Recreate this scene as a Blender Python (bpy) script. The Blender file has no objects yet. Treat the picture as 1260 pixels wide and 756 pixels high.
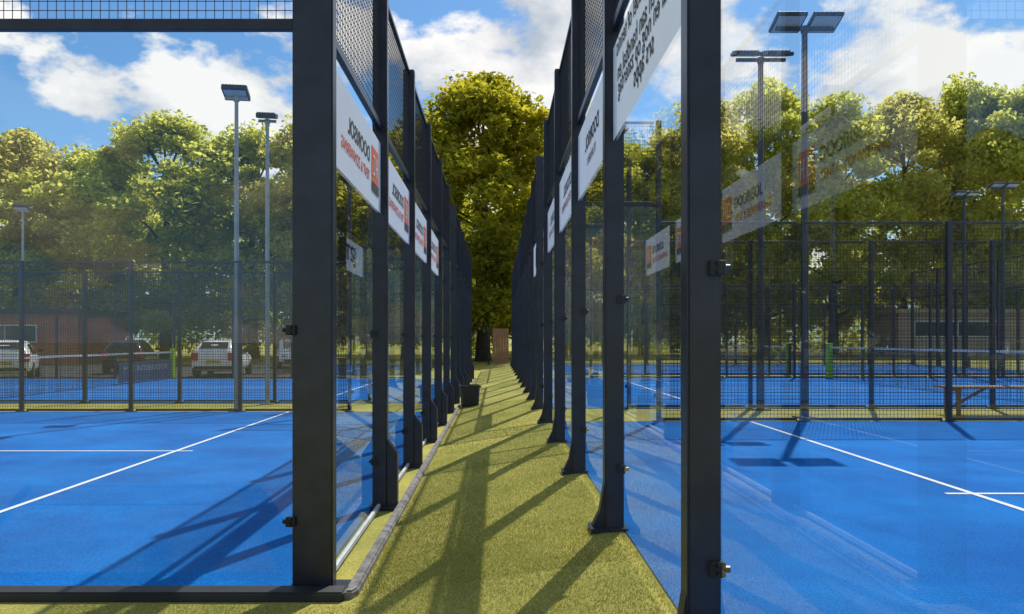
import bpy, bmesh, math, random
import numpy as np
from mathutils import Vector, Matrix, Euler
random.seed(7); rng=np.random.default_rng(7)
SC=bpy.context.scene; COL=SC.collection
R=math.radians
CAMZ=1.13; F=950.0; PX=612.0; PY=418.0
ZL=-0.19; ZR=0.0
def X(px,d): return (px-PX)/F*d
def Zt(py,d): return CAMZ+(PY-py)/F*d
# ------------------------------------------------------------------ materials
def newmat(name):
    m=bpy.data.materials.new(name); m.use_nodes=True
    nt=m.node_tree; nt.nodes.clear()
    out=nt.nodes.new('ShaderNodeOutputMaterial')
    return m,nt,out
def N(nt,t,**k):
    n=nt.nodes.new(t)
    for a,b in k.items(): setattr(n,a,b)
    return n
def mat(name,c1,c2=None,scale=8.0,rough=0.6,metal=0.0,bump=0.0,bscale=None,detail=5,spec=0.5,lo=.35,hi=.65):
    m,nt,out=newmat(name); L=nt.links.new
    p=N(nt,'ShaderNodeBsdfPrincipled'); L(p.outputs[0],out.inputs[0])
    p.inputs['Roughness'].default_value=rough; p.inputs['Metallic'].default_value=metal
    p.inputs['Specular IOR Level'].default_value=spec
    tc=N(nt,'ShaderNodeTexCoord')
    c2=c2 or tuple(v*0.75 for v in c1)
    nz=N(nt,'ShaderNodeTexNoise'); nz.inputs['Scale'].default_value=scale; nz.inputs['Detail'].default_value=detail
    L(tc.outputs['Object'],nz.inputs['Vector'])
    rp=N(nt,'ShaderNodeValToRGB'); rp.color_ramp.elements[0].position=lo; rp.color_ramp.elements[1].position=hi
    rp.color_ramp.elements[0].color=(*c2,1); rp.color_ramp.elements[1].color=(*c1,1)
    L(nz.outputs['Fac'],rp.inputs['Fac']); L(rp.outputs[0],p.inputs['Base Color'])
    if bump:
        n2=N(nt,'ShaderNodeTexNoise'); n2.inputs['Scale'].default_value=bscale or scale*4; n2.inputs['Detail'].default_value=4
        L(tc.outputs['Object'],n2.inputs['Vector'])
        b=N(nt,'ShaderNodeBump'); b.inputs['Strength'].default_value=bump; b.inputs['Distance'].default_value=.01
        L(n2.outputs['Fac'],b.inputs['Height']); L(b.outputs[0],p.inputs['Normal'])
    return m
def surf2(name,a,b,c,d,fine,coarse,bump,mid=None):
    m,nt,out=newmat(name); L=nt.links.new
    p=N(nt,'ShaderNodeBsdfPrincipled'); L(p.outputs[0],out.inputs[0])
    p.inputs['Roughness'].default_value=.9; p.inputs['Specular IOR Level'].default_value=.12
    tc=N(nt,'ShaderNodeTexCoord')
    n1=N(nt,'ShaderNodeTexNoise'); n1.inputs['Scale'].default_value=fine; n1.inputs['Detail'].default_value=6; n1.inputs['Roughness'].default_value=.75
    L(tc.outputs['Object'],n1.inputs['Vector'])
    r1=N(nt,'ShaderNodeValToRGB'); r1.color_ramp.elements[0].position=.36; r1.color_ramp.elements[1].position=.64
    r1.color_ramp.elements[0].color=(*a,1); r1.color_ramp.elements[1].color=(*b,1); L(n1.outputs['Fac'],r1.inputs['Fac'])
    n2=N(nt,'ShaderNodeTexNoise'); n2.inputs['Scale'].default_value=coarse; n2.inputs['Detail'].default_value=8; n2.inputs['Roughness'].default_value=.66
    L(tc.outputs['Object'],n2.inputs['Vector'])
    r2=N(nt,'ShaderNodeValToRGB'); r2.color_ramp.elements[0].position=.36; r2.color_ramp.elements[1].position=.66
    r2.color_ramp.elements[0].color=(*c,1); r2.color_ramp.elements[1].color=(*d,1); L(n2.outputs['Fac'],r2.inputs['Fac'])
    mx=N(nt,'ShaderNodeMix',data_type='RGBA',blend_type='MULTIPLY'); mx.inputs['Factor'].default_value=1
    L(r1.outputs[0],mx.inputs['A']); L(r2.outputs[0],mx.inputs['B']); L(mx.outputs['Result'],p.inputs['Base Color'])
    bp=N(nt,'ShaderNodeBump'); bp.inputs['Strength'].default_value=bump; bp.inputs['Distance'].default_value=.008
    L(n1.outputs['Fac'],bp.inputs['Height']); L(bp.outputs[0],p.inputs['Normal'])
    return m
M={}
M['turf']=surf2('turf',(.23,.215,.05),(.55,.50,.14),(.68,.74,.66),(1.1,1.06,1.0),95,1.3,.8)
M['blue']=surf2('blue_turf',(.001,.082,.32),(.002,.190,.60),(.64,.73,.80),(1.25,1.17,1.10),75,.9,.8)
M['line']=surf2('white_line',(.55,.6,.68),(.8,.82,.85),(.9,.9,.9),(1,1,1),90,3,.4)
M['asphalt']=surf2('asphalt',(.05,.05,.055),(.12,.12,.125),(.8,.8,.8),(1.1,1.1,1.1),60,.5,.4)
M['post']=mat('dark_post',(.020,.025,.048),(.008,.010,.020),7,.32,0,.06,60,lo=.32,hi=.72)
M['wire']=mat('wire',(.010,.011,.018),None,4,.45)
M['clamp']=mat('clamp',(.012,.012,.014),None,20,.35,.3)
M['kerb']=mat('kerb',(.21,.20,.185),(.09,.085,.08),14,.9,0,.5,70)
M['sill']=mat('dark_sill',(.02,.021,.026),(.012,.012,.014),6,.6)
M['channel']=mat('glass_channel',(.55,.57,.6),(.4,.42,.45),6,.5)
# thin printed sheet: lit from either side
m,nt,out=newmat('banner_sheet'); L=nt.links.new
tc=N(nt,'ShaderNodeTexCoord'); nz=N(nt,'ShaderNodeTexNoise'); nz.inputs['Scale'].default_value=3; L(tc.outputs['Object'],nz.inputs['Vector'])
rp=N(nt,'ShaderNodeValToRGB'); rp.color_ramp.elements[0].color=(.80,.81,.83,1); rp.color_ramp.elements[1].color=(.88,.88,.88,1); L(nz.outputs['Fac'],rp.inputs['Fac'])
df=N(nt,'ShaderNodeBsdfDiffuse'); tl=N(nt,'ShaderNodeBsdfTranslucent'); L(rp.outputs[0],df.inputs[0]); L(rp.outputs[0],tl.inputs[0])
mx=N(nt,'ShaderNodeMixShader'); mx.inputs[0].default_value=.5; L(df.outputs[0],mx.inputs[1]); L(tl.outputs[0],mx.inputs[2]); L(mx.outputs[0],out.inputs[0]); M['banner']=m
M['ink']=mat('ink_black',(.03,.03,.035),None,5,.7)
M['grey_ink']=mat('ink_grey',(.13,.14,.17),None,5,.7)
M['red']=mat('ink_red',(.62,.09,.035),None,5,.7)
M['orange']=mat('logo_orange',(.70,.14,.03),(.58,.10,.02),5,.7)
M['white']=mat('white_paint',(.78,.78,.78),(.7,.7,.7),3,.35)
M['tape']=mat('net_tape',(.5,.51,.53),(.42,.43,.45),3,.6)
M['netink']=mat('net_lettering',(.26,.30,.36),None,3,.7)
M['carpaint']=mat('car_white',(.86,.87,.88),(.82,.83,.84),2,.18)
M['carblack']=mat('car_black',(.02,.021,.024),(.016,.017,.02),2,.15)
M['tyre']=mat('tyre',(.018,.018,.018),None,20,.8)
M['rim']=mat('rim',(.4,.4,.42),None,10,.3,.8)
M['carglass']=mat('car_glass',(.015,.02,.025),None,2,.06)
M['tail']=mat('tail_red',(.6,.012,.012),(.42,.01,.01),10,.2)
M['lamp']=mat('head_lamp',(.7,.72,.75),None,10,.12)
M['plate']=mat('plate_yellow',(.7,.45,.02),None,10,.4)
M['pole']=mat('galv_pole',(.34,.36,.38),(.25,.265,.28),5,.4,.4)
M['darkpole']=mat('dark_pole',(.03,.035,.05),None,5,.4)
M['lens']=mat('lamp_lens',(.55,.6,.66),None,30,.1)
M['housing']=mat('lamp_housing',(.045,.05,.06),None,10,.4)
M['wood']=mat('wood',(.36,.235,.12),(.2,.125,.06),5,.7,0,.3,30)
M['woodred']=mat('wood_panel',(.40,.20,.09),(.28,.13,.06),3,.8,0,.3,30)
M['bucket']=mat('bucket',(.015,.016,.02),None,12,.45)
M['bark']=mat('bark',(.11,.085,.055),(.05,.04,.028),4,.95,0,.8,14)
M['lime']=mat('lime_pad',(.40,.68,.03),None,6,.6)
M['netcord']=mat('net_cord',(.02,.025,.03),None,6,.8)
M['netblue']=mat('net_banner',(.010,.05,.13),None,4,.7)
M['ball']=mat('ball',(.55,.65,.05),None,60,.9)
M['roofdark']=mat('roof_dark',(.05,.05,.055),None,4,.8)
M['tan']=mat('tan_wall',(.50,.40,.29),(.42,.33,.24),2,.9)
M['winglass']=mat('window_glass',(.03,.04,.05),None,2,.08)
M['frame']=mat('window_frame',(.75,.75,.73),None,4,.5)
# brick
m,nt,out=newmat('brick'); L=nt.links.new
p=N(nt,'ShaderNodeBsdfPrincipled'); L(p.outputs[0],out.inputs[0]); p.inputs['Roughness'].default_value=.9
tc=N(nt,'ShaderNodeTexCoord'); mp=N(nt,'ShaderNodeMapping'); mp.inputs['Rotation'].default_value=(R(90),0,0)
bk=N(nt,'ShaderNodeTexBrick'); bk.inputs['Scale'].default_value=2.2
bk.inputs['Color1'].default_value=(.52,.17,.095,1); bk.inputs['Color2'].default_value=(.38,.12,.07,1); bk.inputs['Mortar'].default_value=(.38,.32,.27,1)
bk.inputs['Mortar Size'].default_value=.012
L(tc.outputs['Object'],mp.inputs[0]); L(mp.outputs[0],bk.inputs[0]); L(bk.outputs[0],p.inputs['Base Color']); M['brick']=m
# glass: thin sheet, reflection rising towards grazing + clear transmission
m,nt,out=newmat('sheet_glass'); L=nt.links.new
ge=N(nt,'ShaderNodeNewGeometry'); dt=N(nt,'ShaderNodeVectorMath',operation='DOT_PRODUCT')
L(ge.outputs['Incoming'],dt.inputs[0]); L(ge.outputs['Normal'],dt.inputs[1])
ab=N(nt,'ShaderNodeMath',operation='ABSOLUTE'); L(dt.outputs['Value'],ab.inputs[0])
sb=N(nt,'ShaderNodeMath',operation='SUBTRACT'); sb.inputs[0].default_value=1; L(ab.outputs[0],sb.inputs[1])
pw=N(nt,'ShaderNodeMath',operation='POWER'); pw.inputs[1].default_value=4; L(sb.outputs[0],pw.inputs[0])
ma=N(nt,'ShaderNodeMath',operation='MULTIPLY_ADD'); ma.inputs[1].default_value=.66; ma.inputs[2].default_value=.05; ma.use_clamp=True; L(pw.outputs[0],ma.inputs[0])
tr=N(nt,'ShaderNodeBsdfTransparent'); tr.inputs[0].default_value=(.955,.98,.975,1)
gl=N(nt,'ShaderNodeBsdfGlossy'); gl.inputs['Roughness'].default_value=.0; gl.inputs[0].default_value=(.97,.98,1,1)
mx=N(nt,'ShaderNodeMixShader'); L(ma.outputs[0],mx.inputs[0]); L(tr.outputs[0],mx.inputs[1]); L(gl.outputs[0],mx.inputs[2]); L(mx.outputs[0],out.inputs[0]); M['glass']=m
def leafmat(name,a,b,t,mixf=.45):
    m,nt,out=newmat(name); L=nt.links.new
    tc=N(nt,'ShaderNodeTexCoord'); nz=N(nt,'ShaderNodeTexNoise'); nz.inputs['Scale'].default_value=.55; nz.inputs['Detail'].default_value=3
    L(tc.outputs['Object'],nz.inputs['Vector'])
    ge=N(nt,'ShaderNodeNewGeometry')
    ad=N(nt,'ShaderNodeMath',operation='MULTIPLY_ADD'); ad.inputs[1].default_value=.45; L(ge.outputs['Random Per Island'],ad.inputs[0]); 
    s=N(nt,'ShaderNodeMath',operation='MULTIPLY_ADD'); s.inputs[1].default_value=1.5; s.inputs[2].default_value=-.5; L(nz.outputs['Fac'],s.inputs[0]); L(s.outputs[0],ad.inputs[2])
    rp=N(nt,'ShaderNodeValToRGB'); rp.color_ramp.elements[0].position=.1; rp.color_ramp.elements[1].position=.85
    rp.color_ramp.elements[0].color=(*a,1); rp.color_ramp.elements[1].color=(*b,1); L(ad.outputs[0],rp.inputs['Fac'])
    d=N(nt,'ShaderNodeBsdfDiffuse'); L(rp.outputs[0],d.inputs[0])
    tl=N(nt,'ShaderNodeBsdfTranslucent'); mm=N(nt,'ShaderNodeMix',data_type='RGBA',blend_type='MULTIPLY'); mm.inputs['Factor'].default_value=1
    L(rp.outputs[0],mm.inputs['A']); mm.inputs['B'].default_value=(*t,1); L(mm.outputs['Result'],tl.inputs[0])
    x=N(nt,'ShaderNodeMixShader'); x.inputs[0].default_value=mixf; L(d.outputs[0],x.inputs[1]); L(tl.outputs[0],x.inputs[2]); L(x.outputs[0],out.inputs[0])
    return m
M['leafc']=leafmat('leaf_centre',(.125,.135,.016),(.39,.365,.045),(2.1,2.0,1.2),.54)
M['leaf']=leafmat('leaf',(.27,.295,.06),(.49,.49,.115),(1.8,1.78,1.5),.65)
M['leaf2']=leafmat('leaf_dark',(.22,.25,.05),(.41,.43,.09),(1.85,1.85,1.4),.63)
M['leaf3']=leafmat('leaf_olive',(.29,.285,.075),(.50,.475,.14),(1.8,1.75,1.5),.65)
M['blade']=leafmat('turf_blade',(.23,.22,.05),(.55,.505,.14),(1.3,1.3,1.0),.3)
# ------------------------------------------------------------------ mesh helpers
def addbox(bm,x0,x1,y0,y1,z0,z1):
    v=[bm.verts.new(c) for c in ((x0,y0,z0),(x1,y0,z0),(x1,y1,z0),(x0,y1,z0),(x0,y0,z1),(x1,y0,z1),(x1,y1,z1),(x0,y1,z1))]
    for f in ((0,3,2,1),(4,5,6,7),(0,1,5,4),(1,2,6,5),(2,3,7,6),(3,0,4,7)): bm.faces.new([v[i] for i in f])
def addprism(bm,pts,axis,a,b):
    def P(p,t):
        return {'x':(t,p[0],p[1]),'y':(p[0],t,p[1]),'z':(p[0],p[1],t)}[axis]
    A=[bm.verts.new(P(p,a)) for p in pts]; B=[bm.verts.new(P(p,b)) for p in pts]
    bm.faces.new(A); bm.faces.new(B[::-1]); n=len(pts)
    for i in range(n): bm.faces.new((A[i],B[i],B[(i+1)%n],A[(i+1)%n]))
def addtube(bm,pts,rad,seg=8,cap=True):
    rings=[]; pts=[Vector(p) for p in pts]
    for i,p in enumerate(pts):
        t=(pts[min(i+1,len(pts)-1)]-pts[max(i-1,0)]).normalized()
        u=t.orthogonal().normalized(); w=t.cross(u)
        r=rad[i] if hasattr(rad,'__len__') else rad
        rings.append([bm.verts.new(p+(u*math.cos(a)+w*math.sin(a))*r) for a in [2*math.pi*k/seg for k in range(seg)]])
    for i in range(len(rings)-1):
        a=rings[i]; best=min(range(seg),key=lambda s:(rings[i+1][s].co-a[0].co).length)
        b=rings[i+1][best:]+rings[i+1][:best]; rings[i+1]=b
        for k in range(seg): bm.faces.new((a[k],a[(k+1)%seg],b[(k+1)%seg],b[k]))
    if cap: bm.faces.new(rings[0][::-1]); bm.faces.new(rings[-1])
def addlathe(bm,prof,seg=24):
    rings=[[bm.verts.new((r*math.cos(2*math.pi*k/seg),r*math.sin(2*math.pi*k/seg),z)) for k in range(seg)] for r,z in prof]
    for i in range(len(rings)-1):
        for k in range(seg): bm.faces.new((rings[i][k],rings[i][(k+1)%seg],rings[i+1][(k+1)%seg],rings[i+1][k]))
    bm.faces.new(rings[0][::-1])
def fin(name,bm,m,bevel=0,smooth=False):
    if bevel:
        bmesh.ops.bevel(bm,geom=list(bm.edges),offset=bevel,segments=1,affect='EDGES',profile=.5)
    bmesh.ops.recalc_face_normals(bm,faces=bm.faces)
    me=bpy.data.meshes.new(name); bm.to_mesh(me); bm.free(); me.materials.append(M[m])
    if smooth:
        for p in me.polygons: p.use_smooth=True
    return me
def box_mesh(name,m,*a,bevel=0):
    bm=bmesh.new(); addbox(bm,*a); return fin(name,bm,m,bevel)
def ob(name,me,parent=None,loc=(0,0,0),rot=(0,0,0),scale=None):
    o=bpy.data.objects.new(name,me); COL.objects.link(o); o.location=loc; o.rotation_euler=rot
    if scale: o.scale=scale
    if parent: o.parent=parent
    return o
def tag(o,label,cat,group=None,kind=None):
    if label: o['label']=label
    if cat: o['category']=cat
    if group: o['group']=group
    if kind: o['kind']=kind
    return o
def thing(name,label,cat,loc=(0,0,0),rz=0,group=None,scale=None):
    o=ob(name,None,None,loc,(0,0,rz),scale); return tag(o,label,cat,group)
def struct(o): o['kind']='structure'; return o
def text_mesh(s,w,m,name='lettering',maxh=None,bold=.012):
    cu=bpy.data.curves.new('t','FONT'); cu.body=s; cu.size=1; cu.align_x='LEFT'; cu.offset=bold
    t=bpy.data.objects.new('t',cu); COL.objects.link(t); bpy.context.view_layer.update()
    dg=bpy.context.evaluated_depsgraph_get(); me=bpy.data.meshes.new_from_object(t.evaluated_get(dg))
    bpy.data.objects.remove(t); me.name=name
    xs=[v.co.x for v in me.vertices]; ys=[v.co.y for v in me.vertices]
    k=w/(max(xs)-min(xs)); ky=k
    if maxh: ky=maxh/(max(ys)-min(ys))
    for v in me.vertices: v.co=((v.co.x-min(xs))*k,(v.co.y-min(ys))*ky,0)
    me.materials.clear(); me.materials.append(M[m]); return me
# ------------------------------------------------------------------ ground
def gz(x,y):
    a=-.215; b=-.012
    if x<=-.80: z=a
    elif x>=.66: z=b
    else: z=a+(b-a)*(x+.80)/1.46
    if y>28 and x<-3: z-=.16
    return z
xs=[-420,-60,-24,-6,-3.001,-3,-1.5,-.80,-.4,0,.35,.66,3,8,30,80,420]; ys=[-300,-40,-6,0,3,6,10,16,20,26.6,28.01,40,60,120,600]
bm=bmesh.new(); g=[[bm.verts.new((x,y,gz(x,y))) for x in xs] for y in ys]
for j in range(len(ys)-1):
    for i in range(len(xs)-1): bm.faces.new((g[j][i],g[j][i+1],g[j+1][i+1],g[j+1][i]))
tag(struct(ob('ground',fin('ground',bm,'turf'))),'yellow-green artificial turf of the alley and the strips around the courts','ground')
n=150000
u=rng.random(n); d0,d1=2.45,15.0
dd=1/(1/d0+(1/d1-1/d0)*u); xx=rng.uniform(-.735,.75,n)
k=dd<4.0; xx[k]=rng.uniform(-2.2,.75,k.sum())
kk=~((xx<-.74)&(dd>3.9)); dd=dd[kk]; xx=xx[kk]; n=len(dd)
zz=np.where(xx<=-.8,-.215,np.where(xx>=.66,-.012,-.215+.203*(xx+.80)/1.46))
ang=rng.uniform(0,2*math.pi,n); hh=rng.uniform(.006,.015,n); w=rng.uniform(.0011,.0022,n)*(1+dd/9)
lean=rng.uniform(0,.014,n); la=rng.uniform(0,2*math.pi,n)
V=np.zeros((n,3,3)); V[:,0]=np.c_[xx-np.cos(ang)*w,dd-np.sin(ang)*w,zz-.002]; V[:,1]=np.c_[xx+np.cos(ang)*w,dd+np.sin(ang)*w,zz-.002]
V[:,2]=np.c_[xx+np.cos(la)*lean,dd+np.sin(la)*lean,zz+hh]
me=bpy.data.meshes.new('turf_fibres'); me.vertices.add(n*3); me.vertices.foreach_set('co',V.reshape(-1))
me.loops.add(n*3); me.loops.foreach_set('vertex_index',np.arange(n*3)); me.polygons.add(n); me.polygons.foreach_set('loop_start',np.arange(0,n*3,3))
me.update(calc_edges=True); me.materials.append(M['blade'])
tag(ob('turf_fibres',me),'short upright fibres of the yellow-green turf in the alley','turf',kind='stuff')
bm=bmesh.new(); addbox(bm,-70,-5.5,28.3,46,-.376,-.366); struct(tag(ob('parking_lot',fin('parking_lot',bm,'asphalt')),'grey asphalt car park beyond the left courts','car park'))
# ------------------------------------------------------------------ courts
LX=-.87; RX=.64; PW=.115; HALF={-1:10.0,1:8.97}
YL=[4.13,16.25]; YR=[.65,12.75,24.85]
def court(label,s,x0,y0,z0,svc):
    xa=x0+s*(PW+.004); xb=xa+s*2*HALF[s]
    bm=bmesh.new(); addbox(bm,min(xa,xb),max(xa,xb),y0,y0+10,z0-.1,z0)
    c=struct(tag(ob('court_surface',fin('court_surface',bm,'blue')),label,'court'))
    def ln(a,b,c0,d): 
        bm=bmesh.new(); v=[bm.verts.new(q) for q in ((a,c0,z0+.004),(b,c0,z0+.004),(b,d,z0+.004),(a,d,z0+.004))]; bm.faces.new(v)
        o=ob('court_line',fin('court_line',bm,'line'),c)
    xs1=x0+s*svc; xs2=xb-s*(svc-PW)
    for q in (xs1,xs2): ln(q-.025,q+.025,y0+.02,y0+9.98)
    a,b=sorted((xs1-s*.2,xs1-s*.026)); ln(a,b,y0+4.975,y0+5.025)
    a,b=sorted((xs1+s*.026,xs2-s*.026)); ln(a,b,y0+4.975,y0+5.025)
    return c
for i,y in enumerate(YL): court(['blue padel court surface on the left, nearest the camera','blue padel court surface on the left, beyond the nearest left court'][i],-1,LX,y,ZL,2.93)
for i,y in enumerate(YR): court(['blue padel court surface on the right, nearest the camera','blue padel court surface on the right, second from the camera','blue padel court surface on the right, farthest from the camera'][i],1,RX,y,ZR,2.84)
# ------------------------------------------------------------------ enclosure parts
H=4.15; GH=3.0; FH=2.74; GX=.06
def post_mesh(s,h,style,w=PW):
    bm=bmesh.new(); a,b=sorted((0,s*w)); addbox(bm,a,b,-.05,.05,-.06,h)
    bmesh.ops.bevel(bm,geom=list(bm.edges),offset=.008,segments=2,affect='EDGES')
    if style=='tri': addprism(bm,[(s*.005,-.06),(-s*.07,-.06),(-s*.07,.015),(-s*.028,.10),(s*.005,.30)],'y',-.035,.035)
    if style=='block': addprism(bm,[(s*.005,-.06),(-s*.08,-.06),(-s*.08,.42),(s*.005,.54)],'y',-.042,.042)
    a,b=sorted((-s*.085,s*(w+.02))); addbox(bm,a,b,-.085,.085,-.06,.010)
    return fin('post',bm,'post')
POST={(s,st):post_mesh(s,H,st) for s in (1,-1) for st in ('tri','block')}
WIDE=post_mesh(-1,H,'none',.215)
def clamp_mesh():
    bm=bmesh.new(); addbox(bm,-.026,.026,-.016,.012,-.026,.026)
    bmesh.ops.bevel(bm,geom=list(bm.edges),offset=.004,segments=1,affect='EDGES')
    for z in (-.013,.013): addtube(bm,[(.0,-.014,z),(.0,-.034,z)],.009,8)
    addtube(bm,[(.02,0,0),(.042,0,0)],.012,8)
    return fin('clamp',bm,'clamp')
CL=clamp_mesh()
def wire_mesh(w,h,step=.05,r=.0024,along='x',stepz=None):
    V=[];Fc=[]
    def pr(p,q,ax):
        b=len(V)
        for c in (p,q):
            for k in range(3):
                a=2*math.pi*k/3; o=(r*math.cos(a),r*math.sin(a))
                if ax=='v': V.append((c[0]+o[0],o[1],c[1]))
                else: V.append((c[0],o[0]+.0022,c[1]+o[1]))
        for k in range(3): Fc.append((b+k,b+(k+1)%3,b+3+(k+1)%3,b+3+k))
    nx=max(1,round(w/step)); nz=max(1,round(h/(stepz or step)))
    for i in range(nx+1): pr((w*i/nx,0),(w*i/nx,h),'v')
    for j in range(nz+1): pr((0,h*j/nz),(w,h*j/nz),'h')
    me=bpy.data.meshes.new('mesh_panel'); me.from_pydata(V,[],Fc); me.materials.append(M['wire']); return me
MP_TOP=wire_mesh(1.98,H-GH-.06,r=.0026); MP_FULL=wire_mesh(1.98,FH-.08,r=.0023); MP_BOLD=wire_mesh(1.98,FH-.08,r=.0032)
def quad(w,h,name='glass_panel',m='glass'):
    me=bpy.data.meshes.new(name); me.from_pydata([(0,0,0),(w,0,0),(w,0,h),(0,0,h)],[],[(0,1,2,3)]); me.materials.append(M[m]); return me
G3=quad(1.985,2.93); GB=quad(1.89,2.93)
RAIL=box_mesh('rail','post',0,1.9,-.02,.02,-.03,.03,bevel=.004)
RAILT=box_mesh('rail','post',0,1.9,-.018,.018,-.018,.018,bevel=.004)
CHAN=box_mesh('glass_channel','channel',0,1.88,-.012,.012,0,.028)
def glass_wall(label,s,x0,y0,z0,style,wide_first=False,nb=5,det=3):
    t=thing('glass_wall',label,'glass wall',(x0,y0,z0),0,'glass back walls with dark steel posts')
    gx=s*GX
    for i in range(nb+1):
        w=wide_first and i==0
        p=ob('post',WIDE if w else POST[(s,style)],t,(0,2*i,0))
        for z in (.36,1.37,2.38)[:2 if w else det]:
            ob('clamp',CL,p,((s*(PW-.018)) if not w else s*.218,-.062,z),(0,0,0) if s>0 else (0,math.pi,0))
    for i in range(nb):
        ob('glass_panel',GB,t,(gx,2*i+.055,.03),(0,0,R(90)))
        ob('mesh_panel',MP_TOP,t,(s*.06,2*i+.01,GH+.03),(0,0,R(90)))
        ob('rail',RAIL,t,(s*.062,2*i+.051,GH),(0,0,R(90)))
        ob('rail',RAILT,t,(s*.062,2*i+.051,H-.03),(0,0,R(90)))
        if s<0: ob('glass_channel',CHAN,t,(gx,2*i+.06,0),(0,0,R(90)))
    return t
glass_wall('tall glass wall left of the alley with the widest corner post, nearest the camera',-1,LX,YL[0],ZL,'block',True)
glass_wall('second glass wall along the left of the alley, starting beside the black bin',-1,LX,YL[1],ZL,'block')
glass_wall('tall glass wall right of the alley carrying the nearest text banner',1,RX,YR[0],ZR,'tri')
glass_wall('second glass wall along the right side of the alley',1,RX,YR[1],ZR,'tri')
glass_wall('third and farthest glass wall along the right side of the alley',1,RX,YR[2],ZR,'tri')
glass_wall('far glass wall at the outer end of the farthest right court, near the right picture edge',-1,RX+PW+2*HALF[1]+.1,YR[2],ZR,'block')
def sq(h):
    bm=bmesh.new(); addbox(bm,-.033,.033,-.033,.033,-.06,h); bmesh.ops.bevel(bm,geom=list(bm.edges),offset=.006,segments=1,affect='EDGES')
    addbox(bm,-.08,.08,-.07,.07,-.06,.01); return fin('post',bm,'post')
SQ4=sq(H); SQ3=sq(FH+.03)
def side_fence(label,s,x0,y,z0,nb,wide=False,first=2.0,mp=None):
    o0=.215 if wide else PW
    if wide: first=1.9
    sh=2.0-first
    t=thing('side_fence',label,'fence',(x0+s*o0,y,z0),0,'side fences of glass and wire mesh')
    def at(name,me,i,z):
        x=s*(2*i+.0075)-(s*sh if i>0 else 0)
        if i==0: x=s*.004
        return ob(name,me,t,(x,0,z),(0,0,0 if s>0 else math.pi),(first/2.0,1,1) if (i==0 and first<2) else None)
    for i in range(nb):
        px=s*(2*(i+1))-s*sh
        p=ob('post',SQ4 if i==0 else SQ3,t,(px,0,0))
        if i<1:
            for z in (.36,1.37): ob('clamp',CL,p,(-s*.045,-.03,z),(0,0,0))
        if i==0:
            at('glass_panel',G3,0,.03); at('mesh_panel',MP_TOP,0,GH+.03); at('rail',RAIL,0,GH); at('rail',RAILT,0,H-.03)
        else:
            at('mesh_panel',mp or MP_FULL,i,.05); at('rail',RAILT,i,FH); at('rail',RAILT,i,.03)
    return t
side_fence('front side wall of the nearest left court with one large clear pane',-1,LX,YL[0],ZL,3,True)
side_fence('far mesh side fence of the nearest left court',-1,LX,YL[0]+10,ZL,6,first=1.72,mp=MP_BOLD)
side_fence('near mesh side fence of the second left court, across the turf strip',-1,LX,YL[1],ZL,7,first=1.70,mp=MP_BOLD)
side_fence('mesh side fence of the second left court next to the white cars',-1,LX,YL[1]+10,ZL,10)
side_fence('far mesh side fence of the nearest right court, in front of the wooden bench',1,RX,YR[0]+10,ZR,6,first=1.47,mp=MP_BOLD)
side_fence('near mesh side fence of the second right court, behind the wooden bench',1,RX,YR[1],ZR,6,first=1.42)
side_fence('far mesh side fence of the second right court, at the end of its net',1,RX,YR[1]+10,ZR,9)
side_fence('near mesh side fence of the farthest right court',1,RX,YR[2],ZR,9)
side_fence('farthest mesh side fence on the right, in front of the trees',1,RX,YR[2]+10,ZR,9)
# kerb and sill
bm=bmesh.new()
pts=[(-.79,3.98),(-.745,3.98),(-.725,4.03),(-.725,26.4),(-.775,26.4),(-.775,4.06),(-.79,4.05)]
addprism(bm,pts,'z',-.27,-.165)
bmesh.ops.bevel(bm,geom=[e for e in bm.edges if all(v.co.z>-.2 for v in e.verts)],offset=.010,segments=2,affect='EDGES')
struct(tag(ob('kerb',fin('kerb',bm,'kerb')),'weathered grey concrete edging along the left side of the alley','kerb'))
bm=bmesh.new(); addbox(bm,-12,-.79,3.95,4.07,-.30,-.165); bmesh.ops.bevel(bm,geom=list(bm.edges),offset=.008,segments=2,affect='EDGES')
struct(tag(ob('court_sill',fin('court_sill',bm,'sill')),'black sill along the front of the nearest left court','sill'))
# ------------------------------------------------------------------ banners
BW,BH=1.89,.55
def rects(name,m,rs):
    bm=bmesh.new()
    for a,b,c,d in rs: bm.faces.new([bm.verts.new(q) for q in ((a,c,0),(b,c,0),(b,d,0),(a,d,0))])
    return fin(name,bm,m)
BANM=rects('banner','banner',[(-BW/2,BW/2,0,BH)])
LOGO=rects('logo','orange',[(0,.31,0,.33)])
LOGO_D=rects('logo_band','ink',[(0,.31,.0,.07)]); LOGO_W=rects('logo_mark','white',[(.05,.07,.12,.27),(.07,.11,.185,.205),(.11,.13,.12,.27),(.18,.20,.12,.27),(.20,.26,.12,.14),(.20,.26,.25,.27)])
T_D=text_mesh('DOORISOL',.80,'ink',maxh=.11,bold=.018); T_S=text_mesh('TENT & ZONWERING',1.0,'red',maxh=.075,bold=.014); T_G=text_mesh('TUINEN',.5,'grey_ink',maxh=.06)
T_J=text_mesh('TSJ',.95,'ink',maxh=.36,bold=.03)
TL=[text_mesh(s,w,'ink',bold=.004) for s,w in (('ondernemer padel of tennis',1.6),('deelnemen aan handbal en',1.55),('overal en nog op zaterdag',1.53))]
TL2=text_mesh('srs apps',.5,'ink',bold=.004)
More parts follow.
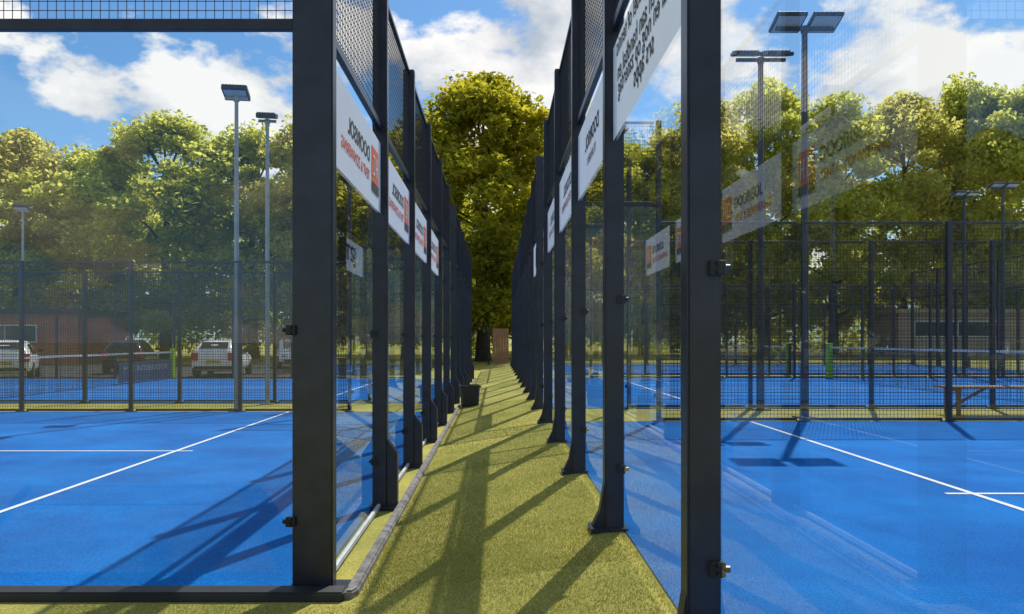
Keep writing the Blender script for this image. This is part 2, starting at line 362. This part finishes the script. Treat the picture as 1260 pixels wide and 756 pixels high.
def banner(s,xw,y0,z0,kind,label):
    x=xw+s*(GX-.010)
    b=ob('banner',BANM,None,(x,y0+1.0,z0+2.31),(R(90),0,R(90)*s)); tag(b,label,'banner',None)
    items=[]
    if kind=='logo': items=[('logo',LOGO,-.82,.105,.003),('logo_band',LOGO_D,-.82,.105,.006),('logo_mark',LOGO_W,-.82,.105,.006),('lettering',T_D,-.42,.285,.003),('lettering',T_S,-.42,.15,.003)]
    elif kind=='plain': items=[('lettering',T_D,-.4,.28,.003),('lettering',T_G,-.25,.15,.003)]
    elif kind=='short': items=[('lettering',T_J,-.82,.095,.003)]
    else: items=[('lettering',TL[0],-.80,.415,.003),('lettering',TL[1],-.78,.295,.003),('lettering',TL[2],-.78,.17,.003),('lettering',TL2,-.25,.055,.003)]
    for nm,me,a,c,z in items:
        ob(nm,me,b,(a,c,z)); ob(nm,me,b,(a,c,-z))
LB=['white banner with orange logo and mirrored lettering, nearest on the left glass wall','white banner with orange logo, second bay of the left glass wall','white banner, third bay of the left glass wall','white banner, fourth bay of the left glass wall']
for i in range(4): banner(-1,LX,YL[0]+2*i,ZL,'logo',LB[i])
RB=[('text','white banner with rows of black mirrored text, nearest on the right glass wall',1),('plain','white banner with one big mirrored name, right glass wall just past the text banner',2),('logo','white banner with orange logo on the right glass wall, third from the camera',3),('logo','white banner with orange logo on the right glass wall, fourth from the camera',4)]
for k,l,i in RB: banner(1,RX,YR[0]+2*i,ZR,k,l)
banner(1,RX,YR[1]+0,ZR,'short','white banner with three large black letters on the second right glass wall')
# ------------------------------------------------------------------ nets
def net(label,xn,y0,z0,sign=None):
    t=thing('padel_net',label,'net',(xn,y0,z0),0,'padel nets with lime green post pads')
    nm=wire_mesh(9.9,.86,.06,.0035); nm.materials.clear(); nm.materials.append(M['netcord'])
    ob('netting',nm,t,(0,.05,.02),(0,0,R(90)))
    ob('net_tape',box_mesh('net_tape','tape' if sign else 'white',-.012,.012,.05,9.95,.87,.92),t)
    for y in (0.0,10.0):
        bm=bmesh.new(); addtube(bm,[(0,y,0),(0,y,.98)],.04,10); addbox(bm,-.06,.06,y-.06,y+.06,.96,1.0)
        p=ob('post',fin('post',bm,'post'),t); e=.14 if y<1 else -.14
        ob('pad',box_mesh('pad','lime',-.07,.07,y-.075+e,y+.075+e,.02,1.02,bevel=.012),p)
    if sign:
        b=ob('net_banner',box_mesh('net_banner','netblue',.02,.026,6.1,9.7,.06,.66),t)
        ob('lettering',text_mesh(sign,3.0,'netink',maxh=.17),b,(.031,6.4,.36),(R(90),0,R(90)))
net('net of the second left court with a blue lettered panel',LX-PW-HALF[-1],YL[1],ZL,'MET INTERDOOR')
net('net of the second right court, in front of the right edge trees',RX+PW+HALF[1],YR[1],ZR)
net('net of the farthest right court',RX+PW+HALF[1]-.30,YR[2],ZR)
# ------------------------------------------------------------------ bin
D=15.2
t=thing('bin','small squarish black plastic bin standing on the turf beside the left kerb','bin',(X(578,D),D,gz(X(578,D),D)),R(6))
bm=bmesh.new()
def ring(h,r,z): return [bm.verts.new((x*r,y*r,z)) for x,y in ((-1,-.8),(-.8,-1),(.8,-1),(1,-.8),(1,.8),(.8,1),(-.8,1),(-1,.8))]
rs=[ring(0,.165,0),ring(0,.185,.36),ring(0,.205,.365),ring(0,.205,.415),ring(0,.185,.417),ring(0,.155,.03)]
for a,b in zip(rs,rs[1:]):
    for k in range(8): bm.faces.new((a[k],a[(k+1)%8],b[(k+1)%8],b[k]))
bm.faces.new(rs[0][::-1]); bm.faces.new(rs[-1]); ob('body',fin('body',bm,'bucket'),t)
bm=bmesh.new(); addtube(bm,[(.206,-.08,.39),(.235,-.07,.37),(.235,.07,.37),(.206,.08,.39)],.008,6); ob('handle',fin('handle',bm,'bucket'),t)
# ------------------------------------------------------------------ floodlights
MTOP=5.72
def floodlight(label,x,y,z0,rz,m,scale=1.0,tilt=18,heads=2,top=MTOP):
    t=thing('floodlight',label,'floodlight',(x,y,z0),rz,'floodlight masts around the courts')
    h=top-z0; q=1 if heads==2 else .82
    bm=bmesh.new(); addtube(bm,[(0,0,-.05),(0,0,h*.35),(0,0,h-.08)],[.062*q,.055*q,.042*q],12); addbox(bm,-.13,.13,-.13,.13,-.05,.02); ob('pole',fin('pole',bm,m),t)
    bm=bmesh.new(); k=.42 if heads==2 else .20
    addbox(bm,-k*scale,k*scale,-.025,.025,h-.09,h-.04); addtube(bm,[(0,0,h-.12),(0,0,h-.03)],.055,10); ob('crossbar',fin('crossbar',bm,m),t)
    for s in ((-1,1) if heads==2 else (0,)):
        bm=bmesh.new(); addbox(bm,-.22*scale,.22*scale,-.20*scale,.20*scale,-.03,.03 if heads==2 else .07); bmesh.ops.bevel(bm,geom=list(bm.edges),offset=.012,segments=1,affect='EDGES')
        for k in range(7): addbox(bm,-.2*scale+.058*k*scale,-.19*scale+.058*k*scale,-.17*scale,.17*scale,.028,.055 if heads==2 else .09)
        hd=ob('lamp_head',fin('lamp_head',bm,'housing'),t,(s*.26*scale,-.05,h+.01),(R(-tilt),0,0))
        ob('lens',rects('lens','lens',[(-.19*scale,.19*scale,-.17*scale,.17*scale)]),hd,(0,0,-.033))
    return t
floodlight('dark floodlight mast between the right courts, nearest and tallest on the right',X(990,11.25),11.25,-.012,0,'darkpole')
floodlight('dark floodlight mast just left of the tallest right mast and a little farther away',X(936,12.5),12.5,-.012,0,'darkpole',.95,-18)
floodlight('grey floodlight mast between the left courts, tallest on the left',X(291,14.5),14.5,-.215,R(8),'pole',1.05,14,1)
floodlight('slimmer grey floodlight mast just right of the tallest left mast',X(329,16.0),16.0,-.215,R(8),'pole',.9,-14,1)
floodlight('small floodlight mast at the far left edge above the parked cars',X(28,27.2),27.2,-.215,R(10),'pole',1.1,14,1)
floodlight('small floodlight mast on the right, left of the two far ones',X(1186,24.5),24.5,-.012,R(10),'darkpole',.85)
floodlight('small floodlight mast nearest the right picture edge',X(1234,23.1),23.1,-.012,R(0),'darkpole',.85)
# ------------------------------------------------------------------ bench
t=thing('bench','brown wooden bench on the turf strip between the right courts','bench',(7.95,11.75,-.012))
for i in range(3): ob('seat_plank',box_mesh('seat_plank','wood',-1.2,1.2,-.2+.14*i,-.075+.14*i,.405,.44,bevel=.006),t)
for x in (-1.02,1.02):
    bm=bmesh.new()
    for a in (-.15,.15): addbox(bm,x-.024,x+.024,a-.024,a+.024,-.02,.36)
    addbox(bm,x-.023,x+.023,-.19,.19,.361,.403); ob('leg',fin('leg',bm,'wood'),t)
for s in (-1,1):
    bm=bmesh.new(); addprism(bm,[(s*.99,.12),(s*.99,.165),(s*.56,.40),(s*.49,.40)],'y',-.018,.018); ob('brace',fin('brace',bm,'wood'),t)
# ------------------------------------------------------------------ cars
def car_parts(kind,paint):
    st=[(0.0,.42,.86,.92,.74,.76,.62),(.07,.28,.92,1.02,.82,.83,.66),(.3,.22,.94,1.28,.86,.85,.62),(.7,.22,.93,1.44,.87,.86,.60),(1.5,.22,.91,1.48,.88,.87,.61),(2.2,.22,.90,1.44,.88,.87,.60),(2.7,.22,.90,1.20,.88,.87,.62),(3.1,.22,.90,.97,.87,.85,.68),(3.5,.22,.85,.91,.86,.83,.66),(3.9,.24,.76,.82,.82,.79,.6),(4.1,.34,.60,.64,.72,.70,.52)]
    bm=bmesh.new(); rings=[]
    for y,zb,zs,zt,wb,ws,wt in st:
        half=[(wb*.8,zb),(wb,zb+.12),(wb,(zb+zs)/2+.05),(ws,zs),(wt+.05,zt-.07),(wt-.04,zt+.0)]
        pts=half+[(0,zt+.03)]+[(-a,b) for a,b in half[::-1]]
        rings.append([bm.verts.new((a,y,b)) for a,b in pts])
    for i in range(len(rings)-1):
        for k in range(len(rings[0])):
            k2=(k+1)%len(rings[0]); bm.faces.new((rings[i][k],rings[i][k2],rings[i+1][k2],rings[i+1][k]))
    bm.faces.new(rings[0]); bm.faces.new(rings[-1][::-1])
    body=fin('body',bm,paint,smooth=True)
    def at(y):
        for a,b in zip(st,st[1:]):
            if a[0]<=y<=b[0]:
                f=(y-a[0])/(b[0]-a[0]); return [a[i]+(b[i]-a[i])*f for i in range(7)]
    wins=[]
    def across(y0,y1,f0,f1,name):
        a=at(y0); b=at(y1); bm=bmesh.new()
        v=[(-(a[6]-.06)*f0,a[0],a[3]),((a[6]-.06)*f0,a[0],a[3]),((b[6]-.07)*f1,b[0],b[3]),(-(b[6]-.07)*f1,b[0],b[3])]
        nrm=(Vector(v[1])-Vector(v[0])).cross(Vector(v[3])-Vector(v[0])).normalized()
        if nrm.z<0: nrm=-nrm
        bm.faces.new([bm.verts.new(Vector(q)+nrm*.035) for q in v]); return fin(name,bm,'carglass')
    ys=[s[0] for s in st]
    wins.append(across(ys[1]+.10,ys[3]-.17,.92,.90,'rear_window'))
    wins.append(across(ys[5]+.10,ys[7]-.08,.95,.95,'windscreen'))
    for s in (-1,1):
        for a,b in ((ys[3]+.02,ys[3]+.75),(ys[3]+.83,ys[5]+.22)):
            bm=bmesh.new(); A=at(a);B=at(b)
            q=[(s*(A[5]-.012),A[0],A[2]+.05),(s*(B[5]-.012),B[0],B[2]+.05),(s*(B[6]+.065),B[0],B[3]-.14),(s*(A[6]+.065),A[0],A[3]-.14)]
            bm.faces.new([bm.verts.new((c[0]+s*.014,c[1],c[2]+.01)) for c in q]); wins.append(fin('side_window',bm,'carglass'))
    return body,wins,st
CP={}
def wheel_mesh():
    bm=bmesh.new(); prof=[(.20,-.10),(.30,-.11),(.335,-.08),(.335,.08),(.30,.11),(.20,.10)]; addlathe(bm,prof,24); bmesh.ops.rotate(bm,verts=bm.verts,matrix=Matrix.Rotation(R(90),3,'Y')); return fin('tyre',bm,'tyre')
WH=wheel_mesh()
bm=bmesh.new(); addlathe(bm,[(.205,-.105),(.19,-.112),(.05,-.10),(.05,-.118),(.001,-.118)],10); bmesh.ops.rotate(bm,verts=bm.verts,matrix=Matrix.Rotation(R(90),3,'Y')); RIM=fin('rim',bm,'rim')
def car(label,kind,x,y,z,rz,paint='carpaint'):
    if (kind,paint) not in CP: CP[(kind,paint)]=car_parts(kind,paint)
    body,wins,st=CP[(kind,paint)]; t=thing('parked_car',label,'car',(x,y,z),rz,'cars in the car park')
    b=ob('body',body,t); sm=b.modifiers.new('smooth','SUBSURF'); sm.levels=2; sm.render_levels=2
    for w in wins: ob(w.name.split('.')[0],w,t)
    LN=st[-1][0]; hw=st[4][4]
    for yy in (.80,LN-.85):
        for s in (-1,1):
            wl=ob('wheel',WH,t,(s*(hw-.09),yy,.335)); ob('rim',RIM,wl,(0,0,0),(0,0,0 if s<0 else math.pi))
    zs=st[1][2]
    for s in (-1,1):
        a,b=sorted((s*.56,s*.82)); ob('tail_light',box_mesh('tail_light','tail',a,b,-.01,.16,zs-.24,zs+.06,bevel=.01),t)
        a,b=sorted((s*.46,s*.74)); ob('head_light',box_mesh('head_light','lamp',a,b,LN-.2,LN-.03,.62,.74,bevel=.01),t)
        bm=bmesh.new(); a,b=sorted((s*(hw-.02),s*(hw+.17))); addbox(bm,a,b,st[6][0]-.05,st[6][0]+.07,1.0,1.13); bmesh.ops.bevel(bm,geom=list(bm.edges),offset=.03,segments=2,affect='EDGES'); ob('mirror',fin('mirror',bm,'tyre'),t)
    ob('rear_bumper',box_mesh('rear_bumper','tyre',-.72,.72,-.02,.12,.34,.46,bevel=.02),t)
    ob('front_bumper',box_mesh('front_bumper','tyre',-.6,.6,LN-.14,LN+.0,.32,.46,bevel=.02),t)
    ob('number_plate',box_mesh('number_plate','plate',-.26,.26,-.03,-.015,.58,.69),t)
    ob('number_plate',box_mesh('number_plate','plate',-.26,.26,LN+.005,LN+.015,.42,.52),t)
    return t
car('white car seen from behind, cut off by the left picture edge','hatch',X(14,27.8)-.3,27.8,-.366,R(26))
car('white hatchback seen from behind, left of the tallest left mast','hatch',X(262,30),30,-.366,R(8))
car('white hatchback facing the court, between the two left floodlight masts','hatch',X(345,41)-.2,43.5,-.366,R(200))
car('black car parked between the white cars, right behind the blue net panel','hatch',X(150,33),33,-.366,R(14),'carblack')
# ------------------------------------------------------------------ buildings
def building(label,x0,x1,y,z0,h,m,roofm,nw,dp=9):
    t=thing('low_building',label,'building',(0,0,0))
    ob('wall',box_mesh('wall',m,x0,x1,y,y+dp,z0-.2,z0+h),t)
    ob('roof',box_mesh('roof',roofm,x0-.3,x1+.3,y-.3,y+dp+.3,z0+h+.002,z0+h+.28),t)
    wd=(x1-x0)/nw
    for i in range(nw):
        a=x0+wd*i+wd*.1; b=a+wd*.55
        bm=bmesh.new()
        for q in ((a,b,z0+1.3,z0+1.38),(a,b,z0+2.32,z0+2.4),(a,a+.08,z0+1.382,z0+2.318),(b-.08,b,z0+1.382,z0+2.318),((a+b)/2-.04,(a+b)/2+.04,z0+1.382,z0+2.318)): addbox(bm,q[0],q[1],y-.06,y+.04,q[2],q[3])
        w=ob('window',fin('window',bm,'frame'),t); ob('pane',box_mesh('pane','winglass',a+.085,b-.085,y-.02,y+.01,z0+1.385,z0+2.315),w)
    return t
building('low red brick building beyond the car park on the left',X(-190,47),X(96,47),47,-.37,3.1,'brick','roofdark',2,6)
building('low tan building behind the right courts',X(1105,52),X(1300,52),52,-.012,2.9,'tan','tan',1,4)
# ------------------------------------------------------------------ end of the alley
t=thing('wooden_panel','brown wooden fence panel closing the far end of the alley','fence panel',(X(616,39),39,-.1))
for i in range(6): ob('board',box_mesh('board','woodred',-.40+.135*i,-.27+.135*i,-.012,.012,0,1.78,bevel=.004),t)
for z in (.3,1.45): ob('batten',box_mesh('batten','woodred',-.42,.42,.014,.05,z,z+.09),t)
t=thing('boundary_fence','black wire fence at the far end of the alley, left of the wooden panel','fence',(X(616,39)-6.6,39.1,-.1))
for i in range(4): ob('post',SQ3,t,(2.0*i,0,0),(0,0,0),(1,1,.66))
for i in range(3): ob('mesh_panel',MP_FULL,t,(2*i+.01,0,.02),(0,0,0),(1,1,.66)); ob('rail',RAILT,t,(2*i+.05,0,1.84))
# ------------------------------------------------------------------ balls
bm=bmesh.new(); bmesh.ops.create_icosphere(bm,subdivisions=2,radius=.034); BALL=fin('ball',bm,'ball',smooth=True)
for px,py,z0,lb in ((104,470,ZL,'yellow-green ball on the second left court'),(1104,474,ZR,'yellow-green ball on the second right court'),(405,478,ZL,'yellow-green ball seen through the left glass wall')):
    d=F*(CAMZ-z0)/(py-PY); o=ob('padel_ball',BALL,None,(X(px,d),d,z0+.034)); tag(o,lb,'ball')
# ------------------------------------------------------------------ trees
def leaves(C,S,name,m,up=.35):
    n=len(C); a=rng.normal(size=(n,3)); a/=np.linalg.norm(a,axis=1)[:,None]; b=rng.normal(size=(n,3)); b[:,2]*=(1-up)
    b-=a*(a*b).sum(1)[:,None]; b/=np.linalg.norm(b,axis=1)[:,None]
    S=S[:,None]; V=np.zeros((n,4,3)); V[:,0]=C-a*S; V[:,1]=C+b*S*.55; V[:,2]=C+a*S; V[:,3]=C-b*S*.55
    me=bpy.data.meshes.new(name); me.vertices.add(n*4); me.vertices.foreach_set('co',V.reshape(-1)); me.loops.add(n*4); me.loops.foreach_set('vertex_index',np.arange(n*4))
    me.polygons.add(n); me.polygons.foreach_set('loop_start',np.arange(0,n*4,4)); me.update(calc_edges=True); me.materials.append(M[m]); return me
def tree_meshes(seed,m,nc=135,per=270,size=.14,r=4.7,z0=1.4,z1=15,low=.70,soft=.5,crm=1.35):
    global rng
    rng=np.random.default_rng(seed); rd=random.Random(seed)
    C=[];S=[];cl=[]
    for k in range(nc):
        t=rng.random()**.95; prof=(low+(1-low)*math.sin(min(1,t/.45)*math.pi/2)) if t<.45 else math.cos((t-.45)/.55*math.pi/2)**.62
        rm=r*max(.12,prof)*rng.uniform(.74,1.16); rr=rm*math.sqrt(rng.uniform(.12,1)); a=rng.uniform(0,2*math.pi)
        c=np.array([rr*math.cos(a),rr*math.sin(a),z0+t*(z1-z0-.6)]); cr=rng.uniform(.5,crm)
        cl.append(c); q=rng.normal(size=(per,3)); q/=np.linalg.norm(q,axis=1)[:,None]; q*=(rng.random((per,1))**soft)*cr; q[:,2]*=.75
        C.append(c+q); S.append(rng.uniform(size*.6,size*1.4,per))
    crown=leaves(np.concatenate(C),np.concatenate(S),'crown',m)
    bm=bmesh.new(); ax=[(0,0,-.2),(.05,.02,1.5),(-.05,.08,4),(.1,0,7),(.0,-.05,10),(.05,.1,z1-1.6)]
    addtube(bm,ax,[.34,.27,.22,.16,.10,.03],9)
    for k in range(14):
        c=Vector(cl[rd.randrange(nc)]); zb=max(2.0,min(c.z-1.0-rd.random()*1.6,11)); b=Vector((0,0,zb)); mid=b.lerp(c,.5)+Vector((rd.uniform(-.3,.3),rd.uniform(-.3,.3),.25))
        addtube(bm,[b,mid,c],[.11*(1-zb/16)+.02,.05,.015],6)
    return fin('trunk',bm,'bark',smooth=True),crown
TV=[tree_meshes(11,'leaf'),tree_meshes(23,'leaf3',nc=130),tree_meshes(35,'leaf2',nc=140,r=4.8),tree_meshes(47,'leaf',nc=130,r=4.5,z0=1.1)]
CT=tree_meshes(61,'leafc',nc=360,per=210,size=.125,r=5.0,z0=.9,low=.9,soft=.62,crm=1.25)
def tree(label,px,topy,d,v,wpx=None,rz=0):
    x=X(px,d); z0=gz(x,d); h=Zt(topy,d)-z0; k=h/15.0
    w=k if wpx is None else (wpx/2/F*d)/4.7
    t=thing('leafy_tree',label,'tree',(x,d,z0),rz,None,(w,w,k)); tr,cr=v; ob('trunk',tr,t); ob('crown',cr,t)
tree('tall yellow-green tree at the far end of the alley between the glass walls',594,90,48,CT,290,.3)
tree('dense tree just left behind the tall tree at the end of the alley',500,160,60,TV[2],200,1)
tree('tree half hidden behind the right glass walls, right of the alley end tree',700,160,60,TV[2],220,2)
TL_=[('leftmost tree, olive and cut off by the left picture edge',20,158,62,1,220),('second tree from the left, behind the small far left mast',108,172,62,0,220),('broad yellow-green tree left of the tallest left mast',205,140,58,3,240),('tree standing behind the two left floodlight masts',312,150,60,0,220),('tree seen behind the wide left corner post',395,125,58,1,200),('lower tree seen through the left glass wall',455,185,60,2,170),
('tree seen through the nearest right glass wall bay',785,165,58,0,190),('tree directly behind the nearest right post',868,115,58,1,190),('tall tree left of the dark right floodlight mast',940,98,57,3,190),('tree right of the dark right floodlight mast',1025,108,58,0,200),('tree left of the two small right masts',1112,112,58,1,200),('tall tree above the tan building on the right',1198,84,58,0,190),('rightmost tree, cut off by the right picture edge',1275,95,56,3,200)]
for i,(l,px,ty,d,v,w) in enumerate(TL_): tree(l,px,ty,d,TV[v],w,i*1.3)
rng=np.random.default_rng(5); C=[];S=[]
for k in range(640):
    x=rng.uniform(-80,80); y=rng.uniform(70,78); z=rng.uniform(0,1)*15+.3; q=rng.normal(size=(130,3)); q/=np.linalg.norm(q,axis=1)[:,None]; q*=(rng.random((130,1))**.4)*rng.uniform(1.2,2.5)
    C.append(np.array([x,y,z])+q); S.append(rng.uniform(.2,.42,130))
tag(ob('woodland',leaves(np.concatenate(C),np.concatenate(S),'woodland','leaf')),'far-off wood filling the gaps behind the tree row','wood',kind='stuff')
# ------------------------------------------------------------------ light
AZ,EL=24,52
S=Vector((math.sin(R(AZ))*math.cos(R(EL)),math.cos(R(AZ))*math.cos(R(EL)),math.sin(R(EL))))
sl=bpy.data.lights.new('sun','SUN'); sl.energy=5.0; sl.angle=R(.5); sl.color=(1,.95,.87)
so=ob('sun',sl,None,(0,0,30)); so.rotation_euler=(-S).to_track_quat('-Z','Y').to_euler()
w=bpy.data.worlds.new('World'); SC.world=w; w.use_nodes=True; nt=w.node_tree; nt.nodes.clear(); L=nt.links.new
out=N(nt,'ShaderNodeOutputWorld'); bg=N(nt,'ShaderNodeBackground'); bg.inputs['Strength'].default_value=.15; L(bg.outputs[0],out.inputs[0])
sky=N(nt,'ShaderNodeTexSky',sky_type='NISHITA'); sky.sun_disc=False; sky.sun_elevation=R(EL); sky.sun_rotation=R(AZ); sky.dust_density=.5; sky.ozone_density=2
tint=N(nt,'ShaderNodeMix',data_type='RGBA',blend_type='MULTIPLY'); tint.inputs['Factor'].default_value=1; tint.inputs['B'].default_value=(.46,.70,.86,1); L(sky.outputs[0],tint.inputs['A'])
tc=N(nt,'ShaderNodeTexCoord'); mp=N(nt,'ShaderNodeMapping'); mp.inputs['Scale'].default_value=(1,1,1.7); mp.inputs['Location'].default_value=(1.9,.4,.1); L(tc.outputs['Generated'],mp.inputs[0])
def cn(off):
    m2=N(nt,'ShaderNodeVectorMath',operation='ADD'); m2.inputs[1].default_value=off; L(mp.outputs[0],m2.inputs[0])
    z=N(nt,'ShaderNodeTexNoise'); z.inputs['Scale'].default_value=5.5; z.inputs['Detail'].default_value=10; z.inputs['Roughness'].default_value=.56; L(m2.outputs[0],z.inputs['Vector']); return z
a=cn((0,0,0)); b=cn((.03,.0,.07))
# cumulus banks: bearings (in the sky) where cloud is denser or thinner
acc=a.outputs['Fac']
for px,py,r,amp in ((40,70,.17,.13),(275,85,.15,.12),(665,70,.13,.15),(545,110,.08,.08),(930,90,.14,.09),(1140,50,.16,.12),(195,30,.12,-.10),(150,70,.05,-.08),(470,20,.14,-.10),(600,25,.05,-.05),(350,20,.08,-.05),(1030,20,.1,-.05)):
    d=Vector(((px-PX)/F,1,(PY-py)/F)).normalized()
    ds=N(nt,'ShaderNodeVectorMath',operation='DISTANCE'); ds.inputs[1].default_value=d; L(tc.outputs['Generated'],ds.inputs[0])
    mr=N(nt,'ShaderNodeMapRange',interpolation_type='SMOOTHSTEP'); mr.inputs['From Min'].default_value=0; mr.inputs['From Max'].default_value=r; mr.inputs['To Min'].default_value=amp; mr.inputs['To Max'].default_value=0; L(ds.outputs['Value'],mr.inputs['Value'])
    s=N(nt,'ShaderNodeMath',operation='ADD'); L(acc,s.inputs[0]); L(mr.outputs[0],s.inputs[1]); acc=s.outputs[0]
rp=N(nt,'ShaderNodeValToRGB'); rp.color_ramp.elements[0].position=.505; rp.color_ramp.elements[1].position=.565; L(acc,rp.inputs['Fac'])
df=N(nt,'ShaderNodeMath',operation='SUBTRACT'); L(a.outputs['Fac'],df.inputs[0]); L(b.outputs['Fac'],df.inputs[1])
sh=N(nt,'ShaderNodeMath',operation='MULTIPLY_ADD'); sh.inputs[1].default_value=4.0; sh.inputs[2].default_value=.66; sh.use_clamp=True; L(df.outputs[0],sh.inputs[0])
cc=N(nt,'ShaderNodeMix',data_type='RGBA'); cc.inputs['A'].default_value=(3.3,3.75,4.4,1); cc.inputs['B'].default_value=(6.8,6.7,6.6,1); L(sh.outputs[0],cc.inputs['Factor'])
mx=N(nt,'ShaderNodeMix',data_type='RGBA'); L(rp.outputs[0],mx.inputs['Factor']); L(tint.outputs['Result'],mx.inputs['A']); L(cc.outputs['Result'],mx.inputs['B']); L(mx.outputs['Result'],bg.inputs['Color'])
SC.view_settings.view_transform='Standard'; SC.view_settings.look='None'; SC.view_settings.exposure=0
# ------------------------------------------------------------------ camera
cam=bpy.data.cameras.new('camera'); co=ob('camera',cam,None,(0,0,CAMZ),(R(90),0,0)); cam.sensor_fit='HORIZONTAL'; cam.sensor_width=36; cam.lens=F/1260*36
cam.shift_x=(630-PX)/1260; cam.shift_y=(PY-378)/1260; cam.clip_start=.05; cam.clip_end=2000
SC.camera=co
